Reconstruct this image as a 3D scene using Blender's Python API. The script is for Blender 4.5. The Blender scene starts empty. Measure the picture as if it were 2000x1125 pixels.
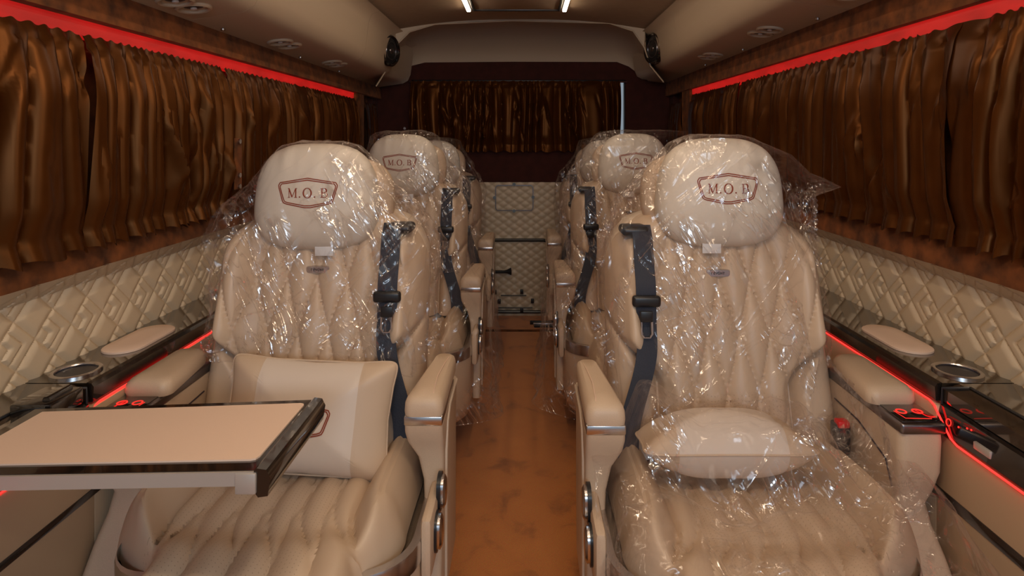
import bpy, bmesh, math, random
import numpy as np
from mathutils import Vector
from mathutils.bvhtree import BVHTree
random.seed(7)
PI = math.pi
C = bpy.context.scene.collection

# ------------------------------------------------------------------ camera, world, light, exposure
sc = bpy.context.scene
cam = bpy.data.cameras.new('camera'); camo = bpy.data.objects.new('camera', cam); C.objects.link(camo)
cam.sensor_width = 36; cam.lens = 36 * 1150 / 2000
cam.shift_x = -26 / 2000; cam.shift_y = -291.5 / 2000
cam.clip_start = 0.02
camo.location = (0, 0, 1.2); camo.rotation_euler = (PI / 2, 0, 0)
sc.camera = camo
w = bpy.data.worlds.new('world'); sc.world = w; w.use_nodes = True
wb = w.node_tree.nodes['Background']; wb.inputs[0].default_value = (.72, .86, 1, 1); wb.inputs[1].default_value = .38
sc.view_settings.view_transform = 'Standard'; sc.view_settings.look = 'None'
sc.view_settings.gamma = 1; sc.view_settings.exposure = 0.0; sc.view_settings.use_curve_mapping = False
sc.cycles.transparent_max_bounces = 24; sc.cycles.max_bounces = 8
sc.cycles.sample_clamp_indirect = 4.0
def area(name, loc, target, sx, sy, power, col):
    l = bpy.data.lights.new(name, 'AREA'); l.shape = 'RECTANGLE'; l.size = sx; l.size_y = sy; l.energy = power; l.color = col
    o = bpy.data.objects.new(name, l); C.objects.link(o); o.location = loc
    o.rotation_euler = (Vector(target) - Vector(loc)).to_track_quat('-Z', 'Y').to_euler()
    return o
area('windscreen_daylight', (.15, -1.25, 1.45), (-.5, 1.5, .9), .8, .35, 12, (.66, .82, 1))
area('door_daylight', (.98, -.35, 1.30), (-.60, 1.7, .85), .6, .6, 2.0, (1, .84, .66))
area('added_glint_strip', (-.05, .20, 1.84), (-.05, 1.1, .6), .6, .07, 6, (1, .74, .50))  # added unseen strip, kept small and bright for crisp glints on the film
area('added_warm_fill', (.62, -.15, 1.74), (.25, 1.5, .75), .10, .10, 2.0, (1, .78, .55))  # added warm fill behind the camera, no fitting of the van
# ------------------------------------------------------------------ materials
def newmat(name):
    m = bpy.data.materials.new(name); m.use_nodes = True
    return m, m.node_tree, m.node_tree.nodes['Principled BSDF']
def node(t, typ, **kw):
    n = t.nodes.new(typ)
    for k, v in kw.items():
        if k.startswith('i_'): n.inputs[k[2:].replace('_', ' ')].default_value = v
        else: setattr(n, k, v)
    return n
def coords(t, scale=(1, 1, 1), kind='Object'):
    tc = t.nodes.new('ShaderNodeTexCoord'); mp = t.nodes.new('ShaderNodeMapping'); mp.inputs['Scale'].default_value = scale
    t.links.new(tc.outputs[kind], mp.inputs[0]); return mp.outputs[0]
def simple(name, col, rough=.5, metal=0, noise=0, nscale=60, bump=0, coat=0, sheen=0, spec=None, stretch=(1, 1, 1)):
    m, t, b = newmat(name)
    b.inputs['Base Color'].default_value = (*col, 1); b.inputs['Roughness'].default_value = rough
    b.inputs['Metallic'].default_value = metal
    if coat: b.inputs['Coat Weight'].default_value = coat; b.inputs['Coat Roughness'].default_value = .04
    if sheen: b.inputs['Sheen Weight'].default_value = sheen; b.inputs['Sheen Roughness'].default_value = .35; b.inputs['Sheen Tint'].default_value = (*[min(1, c * 3 + .1) for c in col], 1)
    if spec is not None: b.inputs['Specular IOR Level'].default_value = spec
    if noise or bump:
        v = coords(t, stretch)
        n = node(t, 'ShaderNodeTexNoise'); n.inputs['Scale'].default_value = nscale; n.inputs['Detail'].default_value = 5
        t.links.new(v, n.inputs['Vector'])
        if noise:
            r = node(t, 'ShaderNodeMapRange'); r.inputs['From Min'].default_value = .3; r.inputs['From Max'].default_value = .7
            r.inputs['To Min'].default_value = 1 - noise; r.inputs['To Max'].default_value = 1 + noise
            t.links.new(n.outputs['Fac'], r.inputs[0])
            mx = node(t, 'ShaderNodeVectorMath', operation='SCALE'); mx.inputs[0].default_value = col
            t.links.new(r.outputs[0], mx.inputs['Scale']); t.links.new(mx.outputs[0], b.inputs['Base Color'])
        if bump:
            bp = node(t, 'ShaderNodeBump'); bp.inputs['Strength'].default_value = bump; bp.inputs['Distance'].default_value = .002
            t.links.new(n.outputs['Fac'], bp.inputs['Height']); t.links.new(bp.outputs[0], b.inputs['Normal'])
    return m
def emis(name, col, st, mottled=0):
    m, t, b = newmat(name)
    b.inputs['Base Color'].default_value = (.02, .01, .01, 1); b.inputs['Emission Color'].default_value = (*col, 1); b.inputs['Emission Strength'].default_value = st
    if mottled:
        n = node(t, 'ShaderNodeTexNoise'); n.inputs['Scale'].default_value = 14; n.inputs['Detail'].default_value = 4
        t.links.new(coords(t, (1, .5, 2)), n.inputs['Vector'])
        r = node(t, 'ShaderNodeMapRange'); r.inputs['From Min'].default_value = .3; r.inputs['From Max'].default_value = .7
        r.inputs['To Min'].default_value = st * (1 - mottled); r.inputs['To Max'].default_value = st * (1 + mottled)
        t.links.new(n.outputs['Fac'], r.inputs[0]); t.links.new(r.outputs[0], b.inputs['Emission Strength'])
    return m
LEA = (.60, .455, .325)
M = {}
M['leather'] = simple('cream_leather', LEA, .42, bump=.12, nscale=420, noise=.03)
M['leather_pale'] = simple('pale_leather', (.66, .535, .41), .42, bump=.12, nscale=420)
M['headrest'] = simple('headrest_leather', (.72, .65, .55), .45, bump=.08, nscale=420)
M['pink_leather'] = simple('peach_leather', (.80, .60, .47), .5, bump=.08, nscale=500)
M['panel'] = simple('cream_panel', (.50, .37, .24), .5, bump=.06, nscale=300)
M['quilt'] = simple('quilted_leather', (.62, .50, .35), .38, bump=.1, nscale=420)
M['duct'] = simple('duct_leather', (.50, .39, .28), .6, bump=.05, nscale=250)
M['headliner'] = simple('headliner', (.40, .29, .19), .85, noise=.04, nscale=30)
M['suede'] = simple('brown_suede', (.15, .046, .009), .95, noise=.6, nscale=22, bump=.5, sheen=.25)
M['rearsuede'] = simple('dark_suede', (.05, .010, .006), .95, noise=.25, nscale=18, sheen=.1)
M['curtain'] = simple('brown_satin', (.042, .0125, .0022), .34, noise=.12, nscale=25, spec=.5)
M['curtain'].node_tree.nodes['Principled BSDF'].inputs['Specular Tint'].default_value = (1, .40, .14, 1)
M['gloss'] = simple('black_gloss', (.012, .010, .009), .08, coat=1, spec=.6)
M['black'] = simple('black_plastic', (.015, .015, .017), .35)
M['belt'] = simple('navy_webbing', (.018, .022, .038), .6, bump=.5, nscale=900, stretch=(1, 1, .2))
M['metal'] = simple('brushed_metal', (.62, .60, .60), .25, metal=1)
M['steel'] = simple('dark_steel', (.25, .23, .24), .3, metal=1)
M['cupwell'] = simple('dark_blue_cup', (.03, .032, .05), .25, metal=.5)
M['silver_trim'] = simple('silver_paint', (.50, .46, .42), .35, metal=.3)
M['white'] = simple('white_tag', (.75, .75, .75), .6)
M['redplastic'] = simple('red_plastic', (.6, .02, .02), .3)
M['print'] = simple('rust_thread', (.26, .035, .008), .7)
M['ink'] = simple('dark_lettering', (.03, .02, .03), .5)
M['redband'] = emis('red_lit_band', (1, .018, .014), .42, .22)
M['redline'] = emis('red_light_line', (1, .015, .012), 4.5)
M['redring'] = emis('red_button_ring', (1, .03, .02), 1.3)
M['whitebar'] = emis('white_light_bar', (1, .78, .56), 18)
M['bluelight'] = emis('blue_pilot_light', (.03, .05, 1), 3)
# smoked console top
m, t, b = newmat('smoked_gloss'); M['smoked'] = m
b.inputs['Roughness'].default_value = .06; b.inputs['Coat Weight'].default_value = 1; b.inputs['Specular IOR Level'].default_value = 1.0
wv = node(t, 'ShaderNodeTexWave'); wv.inputs['Scale'].default_value = 9; wv.inputs['Distortion'].default_value = 3; wv.inputs['Detail'].default_value = 3
wv.bands_direction = 'X'; t.links.new(coords(t, (1, .12, 1)), wv.inputs['Vector'])
cr = node(t, 'ShaderNodeValToRGB'); cr.color_ramp.elements[0].color = (.012, .009, .007, 1); cr.color_ramp.elements[1].color = (.035, .024, .015, 1)
t.links.new(wv.outputs['Fac'], cr.inputs[0]); t.links.new(cr.outputs[0], b.inputs['Base Color'])
# perforated leather
m, t, b = newmat('perforated_leather'); M['perf'] = m
b.inputs['Roughness'].default_value = .42
v = coords(t, (125, 125, 125))
sp = node(t, 'ShaderNodeSeparateXYZ'); t.links.new(v, sp.inputs[0])
def mnode(op, a, bb=None):
    n = node(t, 'ShaderNodeMath', operation=op)
    for i, q in enumerate((a, bb)):
        if q is None: continue
        if isinstance(q, (int, float)): n.inputs[i].default_value = q
        else: t.links.new(q, n.inputs[i])
    return n.outputs[0]
yz = mnode('SUBTRACT', sp.outputs['Y'], sp.outputs['Z'])
fx = mnode('SUBTRACT', mnode('FRACT', sp.outputs['X']), .5); fy = mnode('SUBTRACT', mnode('FRACT', yz), .5)
d = mnode('ADD', mnode('MULTIPLY', fx, fx), mnode('MULTIPLY', fy, fy))
k = mnode('LESS_THAN', d, .016)
tcp = t.nodes.new('ShaderNodeTexCoord'); sq = node(t, 'ShaderNodeSeparateXYZ'); t.links.new(tcp.outputs['Object'], sq.inputs[0])
k = mnode('MULTIPLY', k, mnode('LESS_THAN', mnode('ABSOLUTE', sq.outputs['X']), .155)); k = mnode('MULTIPLY', k, mnode('LESS_THAN', sq.outputs['Z'], .60))
mx = node(t, 'ShaderNodeMix', data_type='RGBA'); t.links.new(k, mx.inputs[0])
mx.inputs[6].default_value = (*LEA, 1); mx.inputs[7].default_value = (.45, .33, .23, 1)
t.links.new(mx.outputs[2], b.inputs['Base Color'])
# carpet
m, t, b = newmat('rust_carpet'); M['carpet'] = m
b.inputs['Roughness'].default_value = 1; b.inputs['Sheen Weight'].default_value = .3
v = coords(t)
n1 = node(t, 'ShaderNodeTexNoise'); n1.inputs['Scale'].default_value = 9; n1.inputs['Detail'].default_value = 6; n1.inputs['Distortion'].default_value = .6
n2 = node(t, 'ShaderNodeTexNoise'); n2.inputs['Scale'].default_value = 330; n2.inputs['Detail'].default_value = 2
t.links.new(v, n1.inputs['Vector']); t.links.new(v, n2.inputs['Vector'])
cr = node(t, 'ShaderNodeValToRGB'); cr.color_ramp.elements[0].position = .28; cr.color_ramp.elements[0].color = (.36, .118, .017, 1)
cr.color_ramp.elements[1].position = .44; cr.color_ramp.elements[1].color = (.60, .205, .032, 1)
e = cr.color_ramp.elements.new(.75); e.color = (.66, .235, .04, 1)
t.links.new(n1.outputs['Fac'], cr.inputs[0])
mx = node(t, 'ShaderNodeMix', data_type='RGBA', blend_type='MULTIPLY'); mx.inputs[0].default_value = .5
t.links.new(cr.outputs[0], mx.inputs[6]); t.links.new(n2.outputs['Color'], mx.inputs[7]); 
g = node(t, 'ShaderNodeVectorMath', operation='SCALE'); g.inputs['Scale'].default_value = 1.25
t.links.new(mx.outputs[2], g.inputs[0]); t.links.new(g.outputs[0], b.inputs['Base Color'])
bp = node(t, 'ShaderNodeBump'); bp.inputs['Strength'].default_value = .6; bp.inputs['Distance'].default_value = .003
t.links.new(n2.outputs['Fac'], bp.inputs['Height']); t.links.new(bp.outputs[0], b.inputs['Normal'])
# clear plastic film
m = bpy.data.materials.new('clear_film'); m.use_nodes = True; M['film'] = m; t = m.node_tree; t.nodes.clear()
out = t.nodes.new('ShaderNodeOutputMaterial')
tr = node(t, 'ShaderNodeBsdfTransparent'); tr.inputs[0].default_value = (.985, .98, .985, 1)
gl = node(t, 'ShaderNodeBsdfAnisotropic'); gl.inputs['Color'].default_value = (1, .98, .97, 1); gl.inputs['Roughness'].default_value = .13
df = node(t, 'ShaderNodeBsdfDiffuse'); df.inputs[0].default_value = (.75, .68, .66, 1)
tl = node(t, 'ShaderNodeBsdfTranslucent'); tl.inputs[0].default_value = (.75, .68, .66, 1)
def rcoords(rot, sc_):
    tc = t.nodes.new('ShaderNodeTexCoord'); m1_ = t.nodes.new('ShaderNodeMapping'); m1_.inputs['Rotation'].default_value = (0, rot, 0)
    m2_ = t.nodes.new('ShaderNodeMapping'); m2_.inputs['Scale'].default_value = sc_
    t.links.new(tc.outputs['Object'], m1_.inputs[0]); t.links.new(m1_.outputs[0], m2_.inputs[0]); return m2_.outputs[0]
def ridge(scale, dist, det, rot, st_=.16):
    n_ = node(t, 'ShaderNodeTexNoise'); n_.inputs['Scale'].default_value = scale; n_.inputs['Detail'].default_value = det; n_.inputs['Distortion'].default_value = dist
    t.links.new(rcoords(rot, (1, .8, st_)), n_.inputs['Vector'])
    q = mnode('ABSOLUTE', mnode('SUBTRACT', n_.outputs['Fac'], .5)); q = mnode('SUBTRACT', .22, mnode('MINIMUM', mnode('MULTIPLY', q, 2.0), .22)); return q
msk = node(t, 'ShaderNodeTexNoise'); msk.inputs['Scale'].default_value = 4.5; msk.inputs['Detail'].default_value = 1; t.links.new(coords(t), msk.inputs['Vector'])
mr = node(t, 'ShaderNodeMapRange', interpolation_type='SMOOTHSTEP'); mr.inputs['From Min'].default_value = .38; mr.inputs['From Max'].default_value = .62; mr.inputs['To Min'].default_value = .25; t.links.new(msk.outputs['Fac'], mr.inputs[0])
def smooth(x, lo, hi, o0=0.0, o1=1.0):
    n_ = node(t, 'ShaderNodeMapRange', interpolation_type='SMOOTHSTEP'); n_.inputs['From Min'].default_value = lo; n_.inputs['From Max'].default_value = hi
    n_.inputs['To Min'].default_value = o0; n_.inputs['To Max'].default_value = o1; t.links.new(x, n_.inputs[0]); return n_.outputs[0]
rA = ridge(8, .6, 2, .30); rB = ridge(10, .8, 2, -.80, .20); rC = ridge(30, 1.0, 2, .55, .25)
patch = smooth(msk.outputs['Fac'], .46, .62)
hsum = mnode('ADD', mnode('ADD', mnode('MULTIPLY', rA, 1.5), rB), mnode('MULTIPLY', rC, mnode('MULTIPLY', patch, .6)))
bp = node(t, 'ShaderNodeBump'); bp.inputs['Strength'].default_value = 1; bp.inputs['Distance'].default_value = .020
t.links.new(hsum, bp.inputs['Height']); t.links.new(bp.outputs[0], gl.inputs['Normal'])
cre = mnode('MAXIMUM', mnode('MAXIMUM', smooth(rA, .16, .22), smooth(rB, .17, .22)), mnode('MULTIPLY', smooth(rC, .10, .22), patch))
cre = mnode('MULTIPLY', cre, smooth(msk.outputs['Fac'], .45, .60, .07, 1.0))
lw = node(t, 'ShaderNodeLayerWeight'); lw.inputs['Blend'].default_value = .28
face = mnode('POWER', lw.outputs['Facing'], 1.6)
gfac = mnode('ADD', .025, mnode('ADD', mnode('MULTIPLY', cre, .22), mnode('MULTIPLY', face, .22)))
dfac = mnode('ADD', .002, mnode('ADD', mnode('MULTIPLY', cre, .10), mnode('MULTIPLY', face, .15)))
dm = node(t, 'ShaderNodeMixShader'); dm.inputs[0].default_value = .5; t.links.new(df.outputs[0], dm.inputs[1]); t.links.new(tl.outputs[0], dm.inputs[2])
m1 = node(t, 'ShaderNodeMixShader'); t.links.new(dfac, m1.inputs[0]); t.links.new(tr.outputs[0], m1.inputs[1]); t.links.new(dm.outputs[0], m1.inputs[2])
m2 = node(t, 'ShaderNodeMixShader'); t.links.new(gfac, m2.inputs[0]); t.links.new(m1.outputs[0], m2.inputs[1]); t.links.new(gl.outputs[0], m2.inputs[2])
t.links.new(m2.outputs[0], out.inputs[0])

# ------------------------------------------------------------------ mesh helpers
class MB:
    def __init__(s): s.v = []; s.f = []; s.n = 0
    def add(s, V, F):
        V = np.asarray(V, float).reshape(-1, 3); s.v.append(V)
        s.f += [tuple(i + s.n for i in f) for f in F]; s.n += len(V); return s
    def grid(s, P, cu=False, cv=False):
        P = np.asarray(P, float); a, b = P.shape[:2]; F = []
        for i in range(a if cu else a - 1):
            i2 = (i + 1) % a
            for j in range(b if cv else b - 1):
                j2 = (j + 1) % b
                F.append((i * b + j, i2 * b + j, i2 * b + j2, i * b + j2))
        return s.add(P, F)
    def rings(s, R, caps=True):
        R = np.asarray(R, float); a, b = R.shape[:2]; n0 = s.n
        s.grid(R, cv=True)
        if caps: s.f.append(tuple(n0 + j for j in range(b))[::-1]); s.f.append(tuple(n0 + (a - 1) * b + j for j in range(b)))
        return s
    def box(s, x0, x1, y0, y1, z0, z1, r=0, seg=2):
        bm = bmesh.new(); bmesh.ops.create_cube(bm, size=1)
        for q in bm.verts: q.co = ((x0 + x1) / 2 + q.co.x * (x1 - x0), (y0 + y1) / 2 + q.co.y * (y1 - y0), (z0 + z1) / 2 + q.co.z * (z1 - z0))
        if r: bmesh.ops.bevel(bm, geom=bm.edges[:], offset=min(r, .49 * min(abs(x1 - x0), abs(y1 - y0), abs(z1 - z0))), segments=seg, profile=.5, affect='EDGES')
        bm.verts.index_update()
        s.add([q.co[:] for q in bm.verts], [tuple(q.index for q in f.verts) for f in bm.faces]); bm.free(); return s
    def tube(s, pts, r, n=10, caps=True, flat=1.0, up=(0, 0, 1)):
        pts = [Vector(p) for p in pts]; R = []
        for i, p in enumerate(pts):
            d = (pts[min(i + 1, len(pts) - 1)] - pts[max(i - 1, 0)]).normalized()
            a = d.cross(Vector(up)); a = a.normalized() if a.length > 1e-4 else Vector((1, 0, 0)); b2 = a.cross(d)
            rr = r[i] if isinstance(r, (list, tuple)) else r
            R.append([p + a * math.cos(k * 2 * PI / n) * rr + b2 * math.sin(k * 2 * PI / n) * rr * flat for k in range(n)])
        return s.rings(R, caps)
    def lathe(s, prof, n=32, mat=None, cu=False):
        R = [[(r * math.cos(k * 2 * PI / n), r * math.sin(k * 2 * PI / n), z) for k in range(n)] for r, z in prof]
        R = np.array(R)
        if mat is not None: R = np.array([[(mat @ Vector(p))[:] for p in row] for row in R])
        return s.grid(R, cu=cu, cv=True)
    def build(s, name, mat, parent=None, smooth=True, mx=1, recalc=True):
        V = np.concatenate(s.v) if s.v else np.zeros((0, 3))
        if mx < 0: V = V * np.array([-1, 1, 1])
        me = bpy.data.meshes.new(name); me.from_pydata(V.tolist(), [], s.f)
        if recalc or mx < 0:
            bm = bmesh.new(); bm.from_mesh(me); bmesh.ops.recalc_face_normals(bm, faces=bm.faces); bm.to_mesh(me); bm.free()
        if smooth:
            me.polygons.foreach_set('use_smooth', [True] * len(me.polygons))
            me.set_sharp_from_angle(angle=math.radians(38))
        me.materials.append(mat); o = bpy.data.objects.new(name, me); C.objects.link(o)
        if parent: o.parent = parent
        return o
def tag(o, label, cat, group=None):
    o['label'] = label; o['category'] = cat
    if group: o['group'] = group
    return o
def thing(name, loc, label, cat, group=None):
    o = bpy.data.objects.new(name, None); C.objects.link(o); o.location = loc; o.empty_display_size = .1
    return tag(o, label, cat, group)
def struct(o, label=None):
    o['kind'] = 'structure'
    if label: o['label'] = label
    return o
def sstep(a, b, x):
    t_ = np.clip((np.asarray(x, float) - a) / (b - a), 0, 1); return t_ * t_ * (3 - 2 * t_)
def spow(c, e): return np.sign(c) * np.abs(c) ** e
rng = np.random.RandomState(3)
def vnoise(seed):
    r = np.random.RandomState(seed); K = [(r.uniform(-1, 1, 3) * f, r.uniform(0, 6.28), a) for f, a in ((1, 1), (1, 1), (1.7, .7), (2.3, .6), (3.1, .45), (4.3, .35), (5.9, .28), (8, .2)) for _ in range(2)]
    def f(x, y, z, s=1):
        o = 0
        for k_, p, a in K: o = o + a * np.sin((x * k_[0] + y * k_[1] + z * k_[2]) * s * 2.2 + p)
        return o / 3
    return f
def prism_y(prof, y0, y1, ny=2):     # open strip of (x, z) points extruded along the van
    P = np.array(prof); Y = np.linspace(y0, y1, ny)
    return np.array([[(p[0], y, p[1]) for y in Y] for p in P])
def solid_y(mb, prof, y0, y1):       # closed (x, z) outline extruded along the van
    return mb.rings([[(p[0], y, p[1]) for p in prof] for y in (y0, y1)])
def rrect(cx, cy, hx, hy, r, n=5):
    pts = []
    for sx, sy, a0 in ((1, 1, 0), (-1, 1, 90), (-1, -1, 180), (1, -1, 270)):
        for k_ in range(n + 1):
            a = math.radians(a0 + 90 * k_ / n); pts.append((cx + sx * (hx - r) + r * math.cos(a), cy + sy * (hy - r) + r * math.sin(a)))
    return pts

# ------------------------------------------------------------------ the shell of the van
f = MB().box(-1.10, 1.08, -1.3, 4.1, -.06, 0).build('floor', M['carpet'], smooth=False); struct(f, 'rust orange carpet with darker stains along the aisle')
XR, XL = 1, -1
# side walls: full height backing with suede above and below the curtains
SW = {-1: dict(duct=[(1.06, 1.545), (.99, 1.545), (.825, 1.570), (.79, 1.590), (.772, 1.63), (.764, 1.69), (.756, 1.76), (.742, 1.80), (.70, 1.815)],
               val=(.985, 1.552, .972, 1.469), band=(.995, 1.476, .997, 1.431), wall=1.035, sill=(.992, .962, .985, .903), q=(.985, .905, 1.035, .862, 1.028, .692),
               cx=.992, ct=1.437, cb=.955, con=(1.03, .885), redz=.657, pan=.88),
      1: dict(duct=[(1.03, 1.58), (.958, 1.578), (.785, 1.600), (.752, 1.618), (.736, 1.655), (.728, 1.70), (.720, 1.77), (.708, 1.80), (.67, 1.815)],
               val=(.952, 1.585, .945, 1.487), band=(.962, 1.492, .964, 1.452), wall=1.01, sill=(.968, .975, .96, .903), q=(.96, .905, 1.01, .865, 1.005, .692),
               cx=.966, ct=1.458, cb=.965, con=(1.005, .84), redz=.660, pan=.84)}
NM = {-1: 'left', 1: 'right'}
Y0 = {-1: -1.3, 1: .05}
for s in (-1, 1):
    d = SW[s]; nm = NM[s]; y0 = Y0[s]
    mb = MB().box(s * d['wall'], s * (d['wall'] + .05), y0, 4.1, 0, 2.0)
    wl = struct(mb.build('wall_' + nm, M['suede'], smooth=False), 'brown suede lined side wall behind the curtains')
    # suede valance above the light band
    v = d['val']; b_ = d['band']
    mb = MB(); solid_y(mb, [(s * v[0], v[1]), (s * v[2], v[3]), (s * b_[0], v[3] - .002), (s * b_[0], v[1])], y0, 3.98)
    struct(mb.build('trim_1', M['suede'], smooth=False), 'brown suede valance strip under the %s overhead duct' % nm)
    mb = MB(); q = d['sill']; solid_y(mb, [(s * q[0], q[1]), (s * q[2], q[3]), (s * d['wall'], q[3]), (s * d['wall'], q[1])], y0, 3.98)
    struct(mb.build('trim_2', M['suede'], smooth=False), 'brown suede sill band under the %s curtains' % nm)
    yb = 3.42 if s < 0 else 3.40
    mb = MB(); solid_y(mb, [(s * b_[0], b_[1]), (s * b_[2], b_[3]), (s * d['wall'], b_[3]), (s * d['wall'], b_[1])], y0 + .05, yb)
    tag(mb.build('light_strip', M['redband'], smooth=False), 'long red glowing light band above the %s side curtains' % nm, 'light strip')
    # pillar between the side window and the small rear window
    mb = MB().box(s * (d['wall'] + .01), s * (d['cx'] - .012), yb, yb + .16, .95, 1.49, .006)
    struct(mb.build('trim_3', M['suede']), 'brown suede pillar at the rear end of the %s wall' % nm)
    mb = MB().box(s * (d['wall'] + .01), s * (d['cx'] + .01), 3.86, 4.0, .9, 1.6, .006)
    struct(mb.build('trim_4', M['rearsuede']), 'dark suede corner post behind the %s small curtain' % nm)
    # quilted side panel (relief in the mesh)
    q = d['q']; L = np.concatenate([np.linspace(.1, 2.3, 900)[:-1], np.linspace(2.3, 3.95, 260)]); ny = len(L)
    n1, n2 = 14, 60
    px = np.concatenate([np.linspace(q[0], q[2], n1)[:-1], np.linspace(q[2], q[4], n2)]); pz = np.concatenate([np.linspace(q[1], q[3], n1)[:-1], np.linspace(q[3], q[5], n2)])
    A, B = np.meshgrid(L, np.arange(len(px)), indexing='ij'); B = B.astype(int)
    Sv = np.concatenate([[0], np.cumsum(np.hypot(np.diff(px), np.diff(pz)))])
    SS = Sv[B]; cell = .070
    uu = (A + SS) / cell * .7071; vv = (A - SS) / cell * .7071 + 100
    iu, iv = np.floor(uu), np.floor(vv); fu, fv = uu - iu, vv - iv
    plain = ((iu + iv) % 2 == 0)
    edge = np.minimum(np.minimum(fu, 1 - fu), np.minimum(fv, 1 - fv))
    puff = lambda q_: 1 - (1 - np.clip(q_, 0, 1)) ** 2.2
    h1 = puff(edge / .26)
    mm = np.maximum(fu, fv)
    band = np.where(mm < .36, (mm) / .36, np.where(mm < .68, (mm - .36) / .32, (mm - .68) / .32))
    e2 = np.minimum(np.minimum(band, 1 - band) * .32, np.minimum(fu, fv)); lvl = np.where(mm < .36, .45, np.where(mm < .68, .85, .6))
    h2 = puff(e2 / .10) * lvl
    H = np.where(plain, h1, h2) * .0080
    PX = s * (px[B] - H); PZ = pz[B] + H * .2
    mb = MB().grid(np.stack([PX, A, PZ], -1))
    o = mb.build('quilted_panel', M['quilt'], recalc=False)
    tag(o, 'cream quilted leather panel with a maze stitch on the %s wall' % nm, 'wall panel')
# ceiling
xs = np.linspace(-.80, .76, 25); yc = np.linspace(-1.3, 3.42, 3)
P = np.array([[(x, y, 1.885 - .075 * abs((x + .02) / .78) ** 2.6) for y in yc] for x in xs])
mb = MB().grid(P); mb.grid(P + np.array([0, 0, .06]))
struct(mb.build('ceiling', M['headliner'], recalc=False), 'beige curved headliner')
roof = MB().box(-1.1, 1.08, -1.3, 4.15, 1.96, 2.0).build('trim_roof', M['headliner'], smooth=False); struct(roof)
# rear cap of the headliner
YA, YB = 3.38, 4.0
A = [(735, 168), (760, 128), (774, 88), (800, 62), (850, 47), (1000, 40), (1190, 45), (1236, 60), (1258, 92), (1270, 128), (1296, 160)]
B = [(727, 172), (760, 160), (776, 147), (798, 130), (830, 122), (1000, 120.5), (1205, 121), (1228, 130), (1250, 146), (1266, 158), (1302, 163)]
def at(px, py, y): return np.array(((px - 1026) * y / 1150, y, 1.2 - (py - 271) * y / 1150))
def dense(pl, n=41):
    pl = np.array(pl, float); tt = np.linspace(0, len(pl) - 1, n); return np.stack([np.interp(tt, range(len(pl)), pl[:, 0]), np.interp(tt, range(len(pl)), pl[:, 1])], -1)
RA, RB = dense(A), dense(B); rows = []
for k_ in range(9):
    t_ = k_ / 8; y = YA + (YB - YA) * math.sin(t_ * PI / 2) ** .8
    rows.append([at(*(RA[i] * (1 - t_ ** 1.3) + RB[i] * t_ ** 1.3), y) for i in range(len(RA))])
R0 = np.array(rows[0]); outer = R0.copy(); outer[:, 1] -= .02; outer[:, 2] += np.where(R0[:, 2] > 1.72, .12, 0)
rows = [outer] + rows
struct(MB().grid(np.array(rows)).build('trim_rear', M['duct'], recalc=False), 'cream moulded cap between headliner and rear door')
MBt = MB().tube([p + np.array((0, -.004, -.002)) for p in R0], .004, 6)
struct(MBt.build('trim_5', M['duct']), 'raised cream seam around the rear cap')

# rear door wall
mb = MB()
WX0, WX1, WZ0, WZ1 = -.775, .680, 1.125, 1.60
mb.box(-1.08, 1.06, 4.0, 4.05, WZ1, 2.0); mb.box(-1.08, WX0, 4.0, 4.05, .905, WZ1); mb.box(WX1, 1.06, 4.0, 4.05, .905, WZ1); mb.box(WX0, WX1, 4.0, 4.05, .905, WZ0)
struct(mb.build('wall_rear', M['rearsuede'], smooth=False), 'dark maroon suede rear wall around the back window')
struct(MB().box(-1.08, 1.06, 4.045, 4.08, 0, .905).build('trim_6', M['black'], smooth=False))
mb = MB(); 
for b4 in ((WX0, WX1, WZ1 - .012, WZ1), (WX0, WX1, WZ0, WZ0 + .012), (WX0, WX0 + .012, WZ0, WZ1), (WX1 - .008, WX1, WZ0, WZ1)): mb.box(b4[0], b4[1], 4.01, 4.04, b4[2], b4[3], .002)
wf = struct(mb.build('window_1', M['black']), 'rear door window behind dark curtains')
gm, t, b = newmat('window_glass'); b.inputs['Roughness'].default_value = 0; b.inputs['Transmission Weight'].default_value = 1; b.inputs['IOR'].default_value = 1.02
MB().box(WX0 + .01, WX1 - .006, 4.02, 4.026, WZ0 + .01, WZ1 - .01).build('pane', gm, wf, smooth=False)
# quilted lower part of the rear door
X = np.linspace(-.98, .96, 340); Z = np.linspace(0, .905, 170); XX, ZZ = np.meshgrid(X, Z, indexing='ij')
a_, b_ = XX / .075 + ZZ / .052, XX / .075 - ZZ / .052
H = .007 * np.abs(np.sin(PI * a_) * np.sin(PI * b_)) ** .4
rd = MB().grid(np.stack([XX, 4.0 - H * (1 + 0 * XX), ZZ], -1)).build('rear_door_panel', M['quilt'], recalc=False)
tag(rd, 'diamond quilted cream panel on the lower rear door', 'door panel')
def RP(px, py, y=3.985): return tuple(at(px, py, y))
def rpath(x0, x1, y0, y1, r):
    c0 = rrect((x0 + x1) / 2, (y0 + y1) / 2, (x1 - x0) / 2, (y1 - y0) / 2, r, 4); return [RP(*c) for c in c0] + [RP(*c0[0])]
MB().tube(rpath(968, 1041, 362, 411, 6), .0035, 6, False, up=(0, 1, 0)).build('access_flap_seam', M['steel'], rd)
for p in ((966, 386), (1041, 385), (1004, 412), (1004, 360)):
    mb = MB(); mb.tube([RP(*p, 3.99), RP(*p, 3.975)], .011, 12, up=(1, 0, 0)).build('button', M['black'], rd)
MB().tube(rpath(905, 1074, 469, 609, 13), .011, 8, False, up=(0, 1, 0)).build('rubber_seal', M['black'], rd)
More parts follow.
